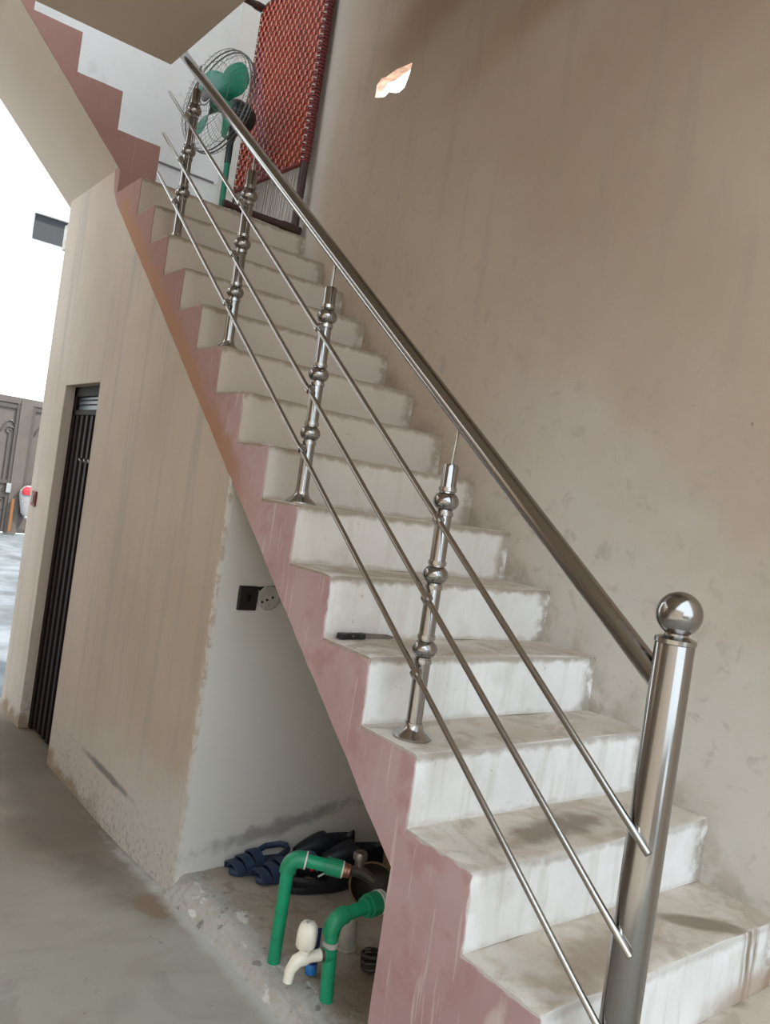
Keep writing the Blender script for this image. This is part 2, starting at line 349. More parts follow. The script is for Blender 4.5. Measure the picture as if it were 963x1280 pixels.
# ------------------------------------------------------------------ the room
def build_room():
    m = MB(); v = []; f = []; xs = [-4.6, -3.5, -2.5, -1.8, -1.3, -.9, -.6, -.4, -.25, -.12, -.04, .03, .3, 1.1]; NY = 70
    for i in range(NY + 1):
        y = FRONT + (4.42 - FRONT) * i / NY
        v += [(x, y, gz(y) + wob((x * 1.5, y * 1.5, 1), .004, 1.6)) for x in xs]
    n = len(xs)
    for i in range(NY):
        for j in range(n - 1): a = i * n + j; f.append((a, a + 1, a + n + 1, a + n))
    m.add(v, f); m.box((-4.6, FRONT, GROUND - .2), (1.1, 4.42, GROUND - .06))
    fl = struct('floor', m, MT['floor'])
    # raised slab below the stairs with a ragged kerb
    m = MB(); N = 44; M_ = 30
    v = []; f = []
    for i in range(N + 1):
        y = .45 + (YE + .02 - .45) * i / N
        row = []
        for j in range(M_ + 1):
            if j < 6:
                g0 = gz(y) - .012; zz = g0 + (PLAT - g0) * j / 5 - (.010 if j == 5 else 0); x = -.03 + .009 * j + wob((j * .3, y, 3), .014, 9)
            else:
                t = (j - 5) / (M_ - 5); x = .012 + (W - .012) * t ** 1.4; zz = PLAT + wob((x, y, 0), .008, 9) - (.006 if j == 6 else 0)
            row.append((x, y, zz))
        v += row
    for i in range(N):
        for j in range(M_): a = i * (M_ + 1) + j; f.append((a, a + 1, a + M_ + 2, a + M_ + 1))
    m.add(v, f); p = m.build('raised_slab', MT['plinth'], fl, smooth=True)
    # right wall with the broken hole through it
    import bmesh
    bm = bmesh.new()
    outer = [(FRONT, GROUND - .1), (4.42, GROUND - .1), (4.42, 5.6), (FRONT, 5.6)]
    hole = [(2.505, 2.965), (2.503, 3.03), (2.47, 3.052), (2.43, 3.046), (2.385, 3.052), (2.342, 3.056), (2.28, 3.05), (2.223, 3.046), (2.232, 3.0), (2.242, 2.975), (2.26, 2.937), (2.30, 2.926), (2.335, 2.935), (2.383, 2.955), (2.419, 2.943), (2.46, 2.952)]
    cy = sum(q[0] for q in hole) / len(hole); cz = sum(q[1] for q in hole) / len(hole)
    layers = []
    for X, k in ((W, 1.0), (W + .075, 1.45)):
        vo = [bm.verts.new((X, *q)) for q in outer]; vh = [bm.verts.new((X, cy + (q[0] - cy) * k, cz + (q[1] - cz) * k)) for q in hole]
        eo = [bm.edges.new((vo[i], vo[(i + 1) % 4])) for i in range(4)]; eh = [bm.edges.new((vh[i], vh[(i + 1) % len(vh)])) for i in range(len(vh))]
        bmesh.ops.triangle_fill(bm, edges=eo + eh, use_beauty=True); layers.append((vo, vh))
    (ao, ah), (bo, bh) = layers
    for i in range(4): bm.faces.new((ao[i], ao[(i + 1) % 4], bo[(i + 1) % 4], bo[i]))
    nh = len(hole)
    for i in range(nh):
        fc = bm.faces.new((ah[i], ah[(i + 1) % nh], bh[(i + 1) % nh], bh[i])); fc.material_index = 1
    bmesh.ops.recalc_face_normals(bm, faces=bm.faces)
    me = bpy.data.meshes.new('wall_right'); bm.to_mesh(me); bm.free(); me.materials.append(MT['wall']); me.materials.append(MT['brick'])
    wr = bpy.data.objects.new('wall_right', me); COL.objects.link(wr); wr['kind'] = 'structure'
    # side wall of the closet under the stairs, with the doorway
    D0, D1, DT = 3.206, 3.80, 1.343
    poly = [(YE + .04, GROUND - .05), (D0, GROUND - .05), (D0, DT), (D1, DT), (D1, GROUND - .05), (4.23, GROUND - .05), (4.23, 2.50), (FY - .004, 2.50), (FY - .004, LAND - .01), (3.10, LAND - .01), (3.02, soff(3.02) + .08), (YE + .04, soff(YE + .04) + .10)]
    m = MB(); m.prism(poly, 'x', 0.0, .10); struct('wall_left', m, MT['lwall'], .004)
    m = MB(); m.prism([(0.0, GROUND - .05), (W + .01, GROUND - .05), (W + .01, soff(YE) + .06), (0.0, soff(YE) + .06)], 'y', YE, YE + .04); struct('wall_end', m, MT['lwall'])
    # back wall above the landing, cut along the underside of the upper flight
    m = MB(); m.prism([(.12, GROUND - .1), (1.05, GROUND - .1), (1.05, 5.6), (-4.6, 5.6), (-4.6, 3.75), (-1.1, 3.75), (-.6, 3.22), (.12, 2.50)], 'y', YB, YB + .12); struct('wall_back', m, MT['white'])
    # ceiling slab with the stair opening
    m = MB(); m.prism([(-4.6, SKY), (1.0, SKY), (1.0, .05), (.02, .05), (.02, 2.885), (-4.6, 2.885)], 'z', 2.85, 3.06); struct('ceiling', m, MT['soffit'], .006)
    m = MB(); m.box((-.9, SKY, 5.6), (1.1, 4.45, 5.75)); struct('ceiling_upper', m, MT['soffit'])
    m = MB(); m.box((-.13, SKY, 3.06), (.02, 2.75, 5.6)); struct('wall_upper_blocker', m, MT['soffit'])  # unseen, added to keep upper-floor daylight off the stair wall
    # walls out of view: the far side of the room and the front with its wide doorway
    m = MB(); m.box((-4.75, FRONT, GROUND - .1), (-4.6, 4.42, 3.0)); struct('wall_far_side', m, MT['lwall'])
    m = MB(); m.prism([(-4.6, GROUND - .1), (FX0, GROUND - .1), (FX0, FZ), (FX1, FZ), (FX1, GROUND - .1), (1.0, GROUND - .1), (1.0, .8), (-4.6, .8)], 'y', FRONT - .15, FRONT); struct('wall_front', m, MT['lwall'])
    m = MB(); m.box((-4.6, YB, GROUND - .1), (-1.0, YB + .12, 3.35)); struct('wall_back_blocker', m, MT['lwall'])  # unseen, added to cut the daylight coming in from the courtyard
    # grey cable along the back wall
    m = MB(); m.tube([(.21, YB - .006, 2.925), (.9, YB - .006, 2.93)], .007, 8); o = m.build('wall_cable', MT['cable'], smooth=True)
    tag(o, 'thin grey cable running level along the white back wall behind the fan', 'cable')
build_room()

# ------------------------------------------------------------------ main staircase
def step_mesh(k, ylen, zdrop):
    """one plaster step: rounded worn nose, slightly uneven faces; tread = slot 0, riser = slot 1"""
    m = MB(); r = .010; prof = [(ylen, 0), (ylen * .75, 0), (ylen * .5, 0), (ylen * .25, 0), (.05, 0), (.025, 0), (r, 0)]
    prof += [(r - r * math.sin(a), -r + r * math.cos(a)) for a in (math.pi / 6, math.pi / 3)] + [(0, -r), (0, -.03), (0, -.06), (0, -.1), (0, -.14), (0, -zdrop)]
    nt = 8; N = 46; v = []; P = len(prof)
    for i in range(N + 1):
        x = W * i / N + .0
        for j, (dy, dz) in enumerate(prof):
            q = (x * 1.0, k * 3.1 + dy * 4, dz * 4)
            a = .0065 if 5 <= j <= 10 else .003
            yy = k * G + dy + wob(q, a, 5) - (.0025 if j < 4 else 0); zz = k * H + dz + wob((q[0], q[1] + 9, q[2]), a, 6)
            if i == 0 and 4 <= j <= 10: yy += .004; zz -= .004
            v.append((x, yy, zz))
    m.v = v
    for i in range(N):
        for j in range(P - 1):
            m.f.append([i * P + j, i * P + j + 1, (i + 1) * P + j + 1, (i + 1) * P + j]); m.mi.append(0 if j < nt - 1 else 1)
    back = len(m.v); m.v += [(0, k * G + ylen, k * H - .10), (W, k * G + ylen, k * H - .10)]
    m.f.append([*range(P)][::-1] + [back][:0] + [back]); m.mi.append(1)
    m.f.append([N * P + j for j in range(P)] + [back + 1]); m.mi.append(1)
    return m

def ragged(pts, step, amp, seed):
    """resample a 2-D polyline and roughen it"""
    out = []
    for (a, b) in zip(pts[:-1], pts[1:]):
        L = math.hypot(b[0] - a[0], b[1] - a[1]); n = max(1, int(L / step)); nx, ny = -(b[1] - a[1]) / L, (b[0] - a[0]) / L
        for i in range(n):
            t = i / n; x = a[0] + (b[0] - a[0]) * t; y = a[1] + (b[1] - a[1]) * t
            d = amp * (mnoise.noise(Vector((x * 28, y * 28, seed))) + .6 * mnoise.noise(Vector((x * 90, y * 90, seed + 5))))
            if i == 0: d *= .4
            out.append((x + nx * d, y + ny * d))
    out.append(pts[-1]); return out

def build_stairs():
    st = thing('staircase', (0, 0, GROUND), 'plastered concrete staircase with white risers and pink painted side under the steel railing', 'staircase'); sh = (0, 0, GROUND)
    for k in range(-3, 14):
        if k == 13: m = step_mesh(k, .30, H)
        else: m = step_mesh(k, G + .02, H if k > -3 else .08)
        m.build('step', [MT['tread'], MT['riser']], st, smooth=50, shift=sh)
    # sloping slab, base block and landing slab behind the painted side
    m = MB(); y0 = .5
    m.prism([(y0, soff(y0)), (3.02, soff(3.02)), (3.02, LAND - .05), (3.0, LAND - .05), (y0 - .2, SL * (y0 - .2) - H - .005)][0:2] + [(3.02, SL * 3.02 - H - .005), (y0, SL * y0 - H - .005)], 'x', .002, W)
    m.build('waist_slab', MT['lwall'], st, shift=sh)
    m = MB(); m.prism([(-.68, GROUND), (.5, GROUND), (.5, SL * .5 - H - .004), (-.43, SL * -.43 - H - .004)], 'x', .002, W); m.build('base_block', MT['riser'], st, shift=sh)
    m = MB(); m.box((.002, LY + .28, LAND - .15), (W, YB, LAND)); m.box((.002, LY + .02, LAND - .15), (W, LY + .28, LAND - .02)); m.build('landing_slab', MT['tread'], st, shift=sh)
    # pink skin on the side: zigzag with a ragged paint margin, straight lower edge
    top = [(-.70, GROUND)]
    for k in range(-3, 13):
        top += [(k * G + .005, max(GROUND, (k - 1) * H) - .009), (k * G + .005, k * H - .009)]
    top += [(LY + .005, 12 * H - .009), (LY + .005, LAND - .004), (FY, LAND - .004)]
    top = [q for i, q in enumerate(top) if i == 0 or q != top[i - 1]]
    rag = ragged(top, .02, .006, 2.)
    low = ragged([(FY, 2.48), (FY + .08, 2.48), (FY + .05, 2.36), (3.33, 2.27), (3.22, soff(3.22) - .01), (1.54, soff(1.54)), (.497, soff(.497)), (.50, GROUND)], .05, .004, 8.)
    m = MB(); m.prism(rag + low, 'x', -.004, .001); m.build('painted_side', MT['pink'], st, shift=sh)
build_stairs()

def build_upper_flight():
    o = (-.1, FY, LAND)
    st = thing('staircase', o, 'upper flight turning off the landing, pink stepped side and beige sloping underside', 'staircase')
    X0, RUN, Z0, RISE = .19, .232, 2.655, .197
    def sz(x): return 2.475 - 1.035 * x if x > -.6 else 3.096 - .85 * (x + .6)
    for n in range(7):
        x1 = X0 - RUN * n; z1 = Z0 + RISE * n; x2 = x1 - RUN - .01
        m = MB(); m.prism([(x1, max(LAND - .01, z1 - RISE - .02, sz(x1) + .02)), (x1, z1), (x2, z1), (x2, max(LAND - .01, min(z1 - .01, sz(x2) + .02)))], 'y', FY, YB); m.build('step', [MT['tread']], st, shift=o, bevel=.004)
    xl = X0 - RUN * 7
    m = MB(); m.prism([(.0, sz(0)), (.13, LAND - .005), (X0 - .03, LAND - .005), (X0 - RUN - .03, Z0 - .02)] + [(X0 - RUN * (n + 1) - .03, max(Z0 + RISE * n - .03, sz(X0 - RUN * (n + 1) - .03) + .03)) for n in range(1, 6)] + [(xl, sz(xl) + .05), (xl, sz(xl)), (-.6, sz(-.6))], 'y', FY + .002, YB)
    m.build('sloping_soffit', MT['soffit'], st, shift=o)
    pl = [(0.0, sz(0) - .02), (.0, LAND - .05), (X0 - .004, LAND - .05)]
    for n in range(7):
        x1 = X0 - RUN * n; z1 = Z0 + RISE * n; pl += [(x1 - .004, z1 - .005), (x1 - RUN - .004, z1 - .005)]
    pl += [(xl, sz(xl)), (-.6, sz(-.6))]
    pl = ragged(pl + [pl[0]], .04, .003, 4.)[:-1]
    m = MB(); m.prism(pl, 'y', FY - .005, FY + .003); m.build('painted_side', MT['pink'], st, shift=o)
build_upper_flight()

# ------------------------------------------------------------------ steel railing
def build_railing():
    RX = .072; o = (RX, -.115, -H)
    rl = thing('stair_railing', o, 'polished steel stair railing with ball topped newel, four balusters and three thin rods', 'railing')
    NY = -.115
    m = MB(); m.lathe([(.0365, 0), (.0365, .935), (.034, .942)], (RX, NY, -H), n=40); nw = m.build('newel_post', MT['steel'], rl, smooth=True, shift=o)
    m = MB(); m.lathe([(.034, .755), (.0385, .758), (.0385, .766), (.022, .772), (.022, .785)], (RX, NY, 0), n=36); m.build('collar', MT['brushed'], nw, smooth=True, shift=o)
    m = MB(); m.ball((RX, NY, .812), .0425, n=30); m.build('ball_finial', MT['steel'], nw, smooth=80, shift=o)
    m = MB(); m.lathe([(.075, 0), (.075, .008), (.05, .02), (.038, .035)], (RX, NY, -H), n=32); m.build('base_flange', MT['brushed'], nw, smooth=True, shift=o)
    # handrail: passes from the newel up to the ceiling slab
    a = Vector((RX, NY + .02, .765 + (NY - .005) * .757 - .007)); a = Vector((RX, NY + .01, .673)); b = Vector((RX, 2.875, .673 + (2.875 - NY - .01) * .7535))
    m = MB(); m.tube([a, b], .0225, 28); m.build('handrail', MT['steel'], rl, smooth=True, shift=o)
    m = MB(); d = (b - a).normalized(); m.tube([b, b + d * .012], .0232, 24); m.build('end_cap', MT['black'], rl, smooth=True, shift=o)
    # thin rods on the outer side of the posts
    RXR = .030; RS = .7735
    rods = [(.379, -.150), (.187, -.144), (-.006, -.150)]
    zat = []
    for z0, y0 in rods:
        y1 = 2.885; m = MB(); m.tube([(RXR, y0, z0), (RXR, y1, z0 + (y1 - y0) * RS)], .0075, 14); m.build('rod', MT['brushed'], rl, smooth=True, shift=o)
        zat.append((lambda y, z0=z0, y0=y0: z0 + (y - y0) * RS))
        m = MB(); yy = y0 + .025; m.tube([(RXR, yy, zat[-1](yy)), (RX - .02, yy + .02, zat[-1](yy) + .035)], .0055, 10); m.build('weld_pin', MT['brushed'], rl, smooth=True, shift=o)
    # balusters on steps 2, 5, 8, 11: one built, three copied
    hr = lambda y: a.z + (y - a.y) * .7535
    proto = None
    for k in (2, 5, 8, 11):
        py = (k + .49) * G; loc = (RX - o[0], py - o[1], k * H - o[2])
        if proto is None:
            m = MB(); m.lathe([(.0205, 0), (.0205, .694), (.018, .700), (.004, .703)], n=28); ps = m.build('baluster', MT['steel'], rl, smooth=True)
            parts = []
            m = MB(); m.lathe([(.050, 0), (.050, .006), (.044, .012), (.03, .022), (.0235, .032), (.0235, .04)], n=32); parts.append(m.build('base_flange', MT['brushed'], ps, smooth=True))
            for hz in (.228, .418, .606):
                m = MB(); m.ball((0, 0, hz), .033, sq=.82, n=20); parts.append(m.build('collar_ball', MT['steel'], ps, smooth=80))
                for e in (-1, 1):
                    m = MB(); m.lathe([(.0235, hz + e * .031 - .005), (.0235, hz + e * .031 + .005)], n=24); parts.append(m.build('collar_ring', MT['brushed'], ps, smooth=True))
            y = py
            for q in range(3):
                yq = py - .028; zq = zat[q](yq) - k * H; dr = Vector((0, 1, RS)).normalized()
                m = MB(); c = Vector((RXR - RX, yq - py, zq)); m.tube([c - dr * .007, c + dr * .007], .0145, 16); m.tube([c, (0, 0, zq + .012)], .005, 10); parts.append(m.build('rod_clamp', MT['brushed'], ps, smooth=True))
            m = MB(); zt = hr(py) - k * H - .018; m.tube([(0, 0, .70), (0, -.008, zt)], .0052, 10); parts.append(m.build('pin', MT['brushed'], ps, smooth=True))
            proto = (ps, parts); ps.location = loc
        else:
            c = proto[0].copy(); COL.objects.link(c); c.parent = rl; c.location = loc
            for q in proto[1]:
                d2 = q.copy(); COL.objects.link(d2); d2.parent = c
build_railing()

# ------------------------------------------------------------------ door of the closet
def build_door():
    dr = bpy.data.objects.new('door_1', None); COL.objects.link(dr); dr.location = (.06, 3.5, GROUND); dr['kind'] = 'structure'; sh = (.06, 3.5, GROUND)
    D0, D1, DT = 3.206, 3.80, 1.343
    m = MB(); m.box((.055, D0 - .01, DT - .055), (.098, D1 + .01, DT + .01)); m.box((.055, D0 - .01, GROUND), (.098, D0 + .045, DT)); m.box((.055, D1 - .045, GROUND), (.098, D1 + .01, DT)); m.box((.055, D0, 1.185), (.098, D1, 1.215)); m.build('door_frame', MT['dframe'], dr, shift=sh, bevel=.003)
    # ribbed sheet metal leaf
    N = 60; v = []; f = []; zs = (GROUND + .015, 1.19)
    for i in range(N + 1):
        y = D0 + .04 + (D1 - D0 - .08) * i / N; ph = (i % 10) / 10; x = .078 - (.016 if .25 < ph < .75 else (.0 if ph < .12 or ph > .88 else .008))
        v += [(x, y, zs[0]), (x, y, zs[1])]
    for i in range(N): f.append((2 * i, 2 * i + 2, 2 * i + 3, 2 * i + 1))
    m = MB(); m.add(v, f); m.box((.08, D0 + .03, zs[0]), (.092, D1 - .03, zs[1])); lf = m.build('door_leaf', MT['door'], dr, shift=sh)
    for y in (3.37, 3.44, 3.52):
        m = MB(); m.tube([(.066, y - .02, .93), (.048, y - .01, .935), (.048, y + .01, .945), (.066, y + .02, .95)], .004, 8); m.build('latch_staple', MT['brass'], lf, shift=sh, smooth=True)
    m = MB(); m.box((.05, 3.30, .33), (.062, 3.36, .35)); m.build('hasp', MT['brass'], lf, shift=sh)
    for z0, z1 in ((1.215, 1.243), (1.247, 1.268), (1.272, 1.29)):
        m = MB(); m.box((.074, D0 + .04, z0), (.08, D1 - .04, z1)); m.build('pane', MT['pane'], dr, shift=sh)
    for z in (1.245, 1.27):
        m = MB(); m.box((.066, D0 + .04, z - .003), (.074, D1 - .04, z + .003)); m.build('transom_bar', MT['dframe'], dr, shift=sh)
build_door()

# ------------------------------------------------------------------ wall fittings
def build_fittings():
    o = (.125, YE, .533); t = thing('switch_plate', o, 'square dark brown switch plate on the end wall under the stairs', 'switch')
    m = MB(); m.box((.087, YE - .012, .489), (.163, YE + .002, .577)); m.build('plate', MT['socket'], t, shift=o, bevel=.004)
    m = MB(); m.box((.117, YE - .017, .52), (.133, YE - .011, .546)); m.build('rocker', MT['dframe'], t, shift=o, bevel=.003)
    o = (.205, YE, .535); t = thing('junction_box', o, 'round grey wiring box with dark screw holes beside the brown switch plate', 'wiring box')
    m = MB(); m.lathe([(.046, 0), (.046, .006), (.042, .010)], (.212, YE, .537), (0, -1, 0), 28); m.build('cover', MT['greybox'], t, shift=o, smooth=True)
    for x, z in ((.184, .522), (.203, .530), (.225, .540)):
        m = MB(); m.lathe([(.0048, 0), (.0048, .0115)], (x, YE, z), (0, -1, 0), 12); m.build('screw_hole', MT['hole'], t, shift=o)
    m = MB(); m.prism([(.17, .562), (.25, .577), (.25, .583), (.165, .575)], 'y', YE - .004, YE); m.build('gap', MT['hole'], t, shift=o)
    o = (0, 4.105, .675); t = thing('light_switch', o, 'small brown switch box on the beige wall past the dark door', 'switch')
    m = MB(); m.box((-.012, 4.065, .632), (.001, 4.145, .72)); m.build('box', MT['webbind'], t, shift=o, bevel=.003)
    m = MB(); m.box((-.016, 4.085, .65), (-.011, 4.125, .70)); m.build('rocker', plain('brown_switch', (.10, .045, .02), .5), t, shift=o, bevel=.002)
build_fittings()

# ------------------------------------------------------------------ pedestal fan on the landing
def build_fan():
    C = Vector((.490, 3.40, 3.030)); A = Vector((-.96, -.20, .05)).normalized()
    U = (Vector((0, 0, 1)) - A * A.z).normalized(); V = A.cross(U); R = .285
    base = Vector((.60, 3.42, LAND)); o = tuple(base)
    t = thing('pedestal_fan', o, 'pedestal fan with green blades, wire cage and green pole on the landing', 'fan')
    def P(a, r, d): return C + U * (math.sin(a) * r) + V * (math.cos(a) * r) + A * d
    def cage(sgn, name, depth):
        m = MB(); ns = 44
        for r, d, w2 in ((R, 0.012 * sgn, .0045), (R * .985, depth * .45 * sgn, .0015), (R * .66, depth * .92 * sgn, .0015), (.06, depth * sgn, .003)):
            m.tube([P(2 * math.pi * i / 40, r, d) for i in range(40)], w2, 5, closed=True)
        for k in range(ns):
            a = 2 * math.pi * k / ns
            m.tube([P(a, R, .012 * sgn), P(a, R * .985, depth * .45 * sgn), P(a, R * .9, depth * .75 * sgn), P(a, R * .66, depth * .92 * sgn), P(a, .05, depth * sgn)], .0009, 4, cap=False)
        m.build(name, MT['wire'], t, shift=o)
    cage(1, 'front_guard', .085); cage(-1, 'rear_guard', .075)
    m = MB(); m.lathe([(.042, .083), (.042, .09), (.03, .095)], C, A, 24); m.build('badge', MT['wire'], t, shift=o, smooth=True)
    m = MB(); m.lathe([(.045, -.03), (.045, .03), (.02, .05)], C, A, 20); hb = m.build('hub', MT['fan_green'], t, shift=o, smooth=True)
    for a0 in (2.40, .83, -.74, -2.31):                # four petal blades
        v = []; f = []; NR, NA = 9, 8
        for i in range(NR + 1):
            s = i / NR; r = .04 + (R * .90 - .04) * s; wd = .30 + .52 * math.sin(math.pi * min(1, s * .8 + .12)) * (1 if s < .85 else 1 - (s - .85) * 3.0)
            for j in range(NA + 1):
                q = j / NA - .5; a = a0 + q * wd * 1.35 + .20 * s - .10; v.append(P(a, r * (1 - .10 * (2 * q) ** 2 * s), -.07 * q * (1.1 - .4 * s) + .012 * math.cos(q * 3)))
        n0 = len(v); v += [q - A * .003 for q in v]
        for i in range(NR):
            for j in range(NA):
                a = i * (NA + 1) + j; b = a + NA + 1; f += [(a, a + 1, b + 1, b), (n0 + a, n0 + b, n0 + b + 1, n0 + a + 1)]
        m = MB(); m.add(v, f); m.build('blade', MT['fan_green'], t, shift=o, smooth=60)
    m = MB(); m.lathe([(.02, -.06), (.062, -.075), (.078, -.11), (.078, -.19), (.06, -.225), (.02, -.24)], C, A, 24); m.build('motor', MT['fan_dark'], t, shift=o, smooth=50)
    J = C - A * .13 - U * .10
    m = MB(); m.tube([C - A * .13 - U * .05, J, (base.x, base.y, J.z - .06)], [.03, .026, .022], 14); m.build('neck', MT['fan_dark'], t, shift=o, smooth=60)
    m = MB(); m.tube([(base.x, base.y, LAND + .03), (base.x, base.y, J.z - .18)], .0165, 16); m.build('pole', MT['fan_green'], t, shift=o, smooth=True)
    m = MB(); m.tube([(base.x, base.y, J.z - .19), (base.x, base.y, J.z - .05)], .019, 16); m.build('pole_sleeve', MT['fan_dark'], t, shift=o, smooth=True)
    m = MB(); m.lathe([(.17, 0), (.17, .015), (.15, .03), (.03, .05), (.02, .08)], base, n=32); m.build('base', MT['fan_dark'], t, shift=o, smooth=True)
build_fan()

# ------------------------------------------------------------------ woven cot standing on end against the wall
def build_cot():
    Y0, Y1, ZB, ZT = 3.03, 3.85, LAND + .03, 3.925
    XB, XT = .872, .898
    o = (XB, 3.44, LAND); t = thing('woven_cot', o, 'red woven cot with dark wooden frame stood on end against the stair wall', 'cot')
    def X(z): return XB + (XT - XB) * (z - ZB) / (ZT - ZB)
    for y in (Y0, Y1):
        m = MB(); m.tube([(X(ZB), y, ZB), (X(ZT), y, ZT)], .022, 12); m.build('side_rail', MT['bedwood'], t, shift=o, smooth=True)
    for z in (ZB, ZT):
        m = MB(); m.tube([(X(z), Y0, z), (X(z), Y1, z)], .022, 12); m.build('end_rail', MT['bedwood'], t, shift=o, smooth=True)
    for y in (Y0, Y1):
        for z in (ZB, ZT):
            m = MB(); x0 = X(z) + .035; m.lathe([(.024, 0), (.026, .05), (.026, .10), (.020, .13), (.017, .30), (.021, .36), (.014, .40), (.020, .45), (.018, .47)], (x0, y, z), (-1, 0, 0), 14); m.build('leg', MT['bedwood'], t, shift=o, smooth=50)
    # webbing: woven straps, one part
    zw = lambda y: 2.735 + (y - Y0) * .03
    m = MB(); NW, NF = 26, 54
    ys = [Y0 + .0 + (Y1 - Y0) * (i + .5) / NW for i in range(NW)]; dy = (Y1 - Y0) / NW
    for i, y in enumerate(ys):                           # long straps
        z0 = zw(y); v = []; f = []; n = NF * 2
        for j in range(n + 1):
            z = z0 + (ZT - z0) * j / n; ph = ((j // 2) + i) % 3
            b = .006 if (j % 2 == 1 and ph == 0) else (-.003 if j % 2 == 1 else .001)
            v += [(X(z) - .02 - b, y - dy * .46, z), (X(z) - .02 - b, y + dy * .46, z)]
        for j in range(n): f.append((2 * j, 2 * j + 1, 2 * j + 3, 2 * j + 2))
        m.add(v, f)
    wb = m.build('webbing', MT['weave'], t, shift=o); wb['kind'] = 'stuff'
    m = MB()
    for j in range(NF):                                  # lighter cross straps showing as short dashes
        for i, y in enumerate(ys):
            if (j + i) % 3 == 0:
                z = zw(y) + (ZT - zw(y)) * (j + .5) / NF; h = (ZT - zw(y)) / NF
                x = X(z) - .0275; m.add([(x, y - dy * .30, z - h * .70), (x, y + dy * .10, z - h * .80), (x, y + dy * .30, z + h * .60), (x, y - dy * .10, z + h * .70)], [(0, 1, 2, 3)])
    wb = m.build('cross_strap', MT['strap'], t, shift=o); wb['kind'] = 'stuff'
    m = MB()
    for y in (Y0, Y1):                                   # binding wound round the side rails
        n = 58
        for j in range(n):
            z = zw(y) + .01 + (ZT - zw(y) - .02) * j / n; m.tube([(X(z), y, z), (X(z), y, z + .014)], .0265, 10)
    for z in (ZT,):
        for j in range(30): y = Y0 + .03 + (Y1 - Y0 - .06) * j / 30; m.tube([(X(z), y, z), (X(z), y + .016, z)], .0265, 10)
    wb = m.build('binding', MT['webbind'], t, shift=o, smooth=True); wb['kind'] = 'stuff'
    m = MB()
    for y in (Y0, Y1):
        for j in range(0, 58, 2):
            z = zw(y) + .01 + (ZT - zw(y) - .02) * j / 58 + .016; m.tube([(X(z) - .0215, y - .018, z), (X(z) - .0265, y - .004, z + .006), (X(z) - .0215, y + .014, z + .011)], .0036, 5)
    wb = m.build('binding_cord', MT['cord'], t, shift=o); wb['kind'] = 'stuff'
    m = MB()
    for i in range(46):                                  # tension cords down to the foot rail
        y = Y0 + .03 + (Y1 - Y0 - .06) * i / 45; y2 = y + rn(-.02, .02)
        m.tube([(X(zw(y)) - .015, y, zw(y) + .02), (X(ZB) - .02, y2, ZB)], .0023, 5)
    wb = m.build('tension_cord', MT['cord'], t, shift=o); wb['kind'] = 'stuff'
    m = MB(); m.tube([(X(2.7) - .02, Y0, zw(Y0) - .005), (X(2.8) - .02, Y1, zw(Y1) - .005)], .012, 8); m.build('foot_cord', MT['webbind'], t, shift=o, smooth=True)
build_cot()

# ------------------------------------------------------------------ knife on the fourth visible step
def build_knife():
    z = 3 * H + .004; y = 4 * G - .016; o = (.13, y, z)
    t = thing('kitchen_knife', o, 'kitchen knife with riveted black handle lying on a dusty tread', 'knife')
    x0 = .034
    m = MB(); m.prism([(x0, -.012), (x0 + .012, -.014), (x0 + .03, -.009), (x0 + .07, -.009), (x0 + .085, -.012), (x0 + .093, -.009), (x0 + .093, .010), (x0 + .06, .011), (x0 + .03, .010), (x0 + .006, .012), (x0 - .002, .004)], 'z', -.0, .016)
    m.v = [(a, b + y - .004, c + z - .002) for a, b, c in m.v]; h = m.build('handle', MT['knifeh'], t, shift=o, bevel=.003)
    for q in (.014, .045, .078):
        m = MB(); m.lathe([(.0032, 0), (.0032, .0178)], (x0 + q, y - .003, z - .002), n=10); m.lathe([(.003, 0), (.003, .0012)], (x0 + q, y - .0132, z + .007), (0, -1, 0), 10); m.build('rivet', MT['brushed'], h, shift=o)
    m = MB(); m.prism([(x0 + .09, .0), (x0 + .19, .0), (x0 + .214, .004), (x0 + .18, .013), (x0 + .09, .016)], 'y', y - .002, y + .0005)
    m.v = [(a, b, c + z - .002) for a, b, c in m.v]; m.build('blade', plain('grey_knife_blade', (.26, .24, .22), .35, .7), t, shift=o)
build_knife()

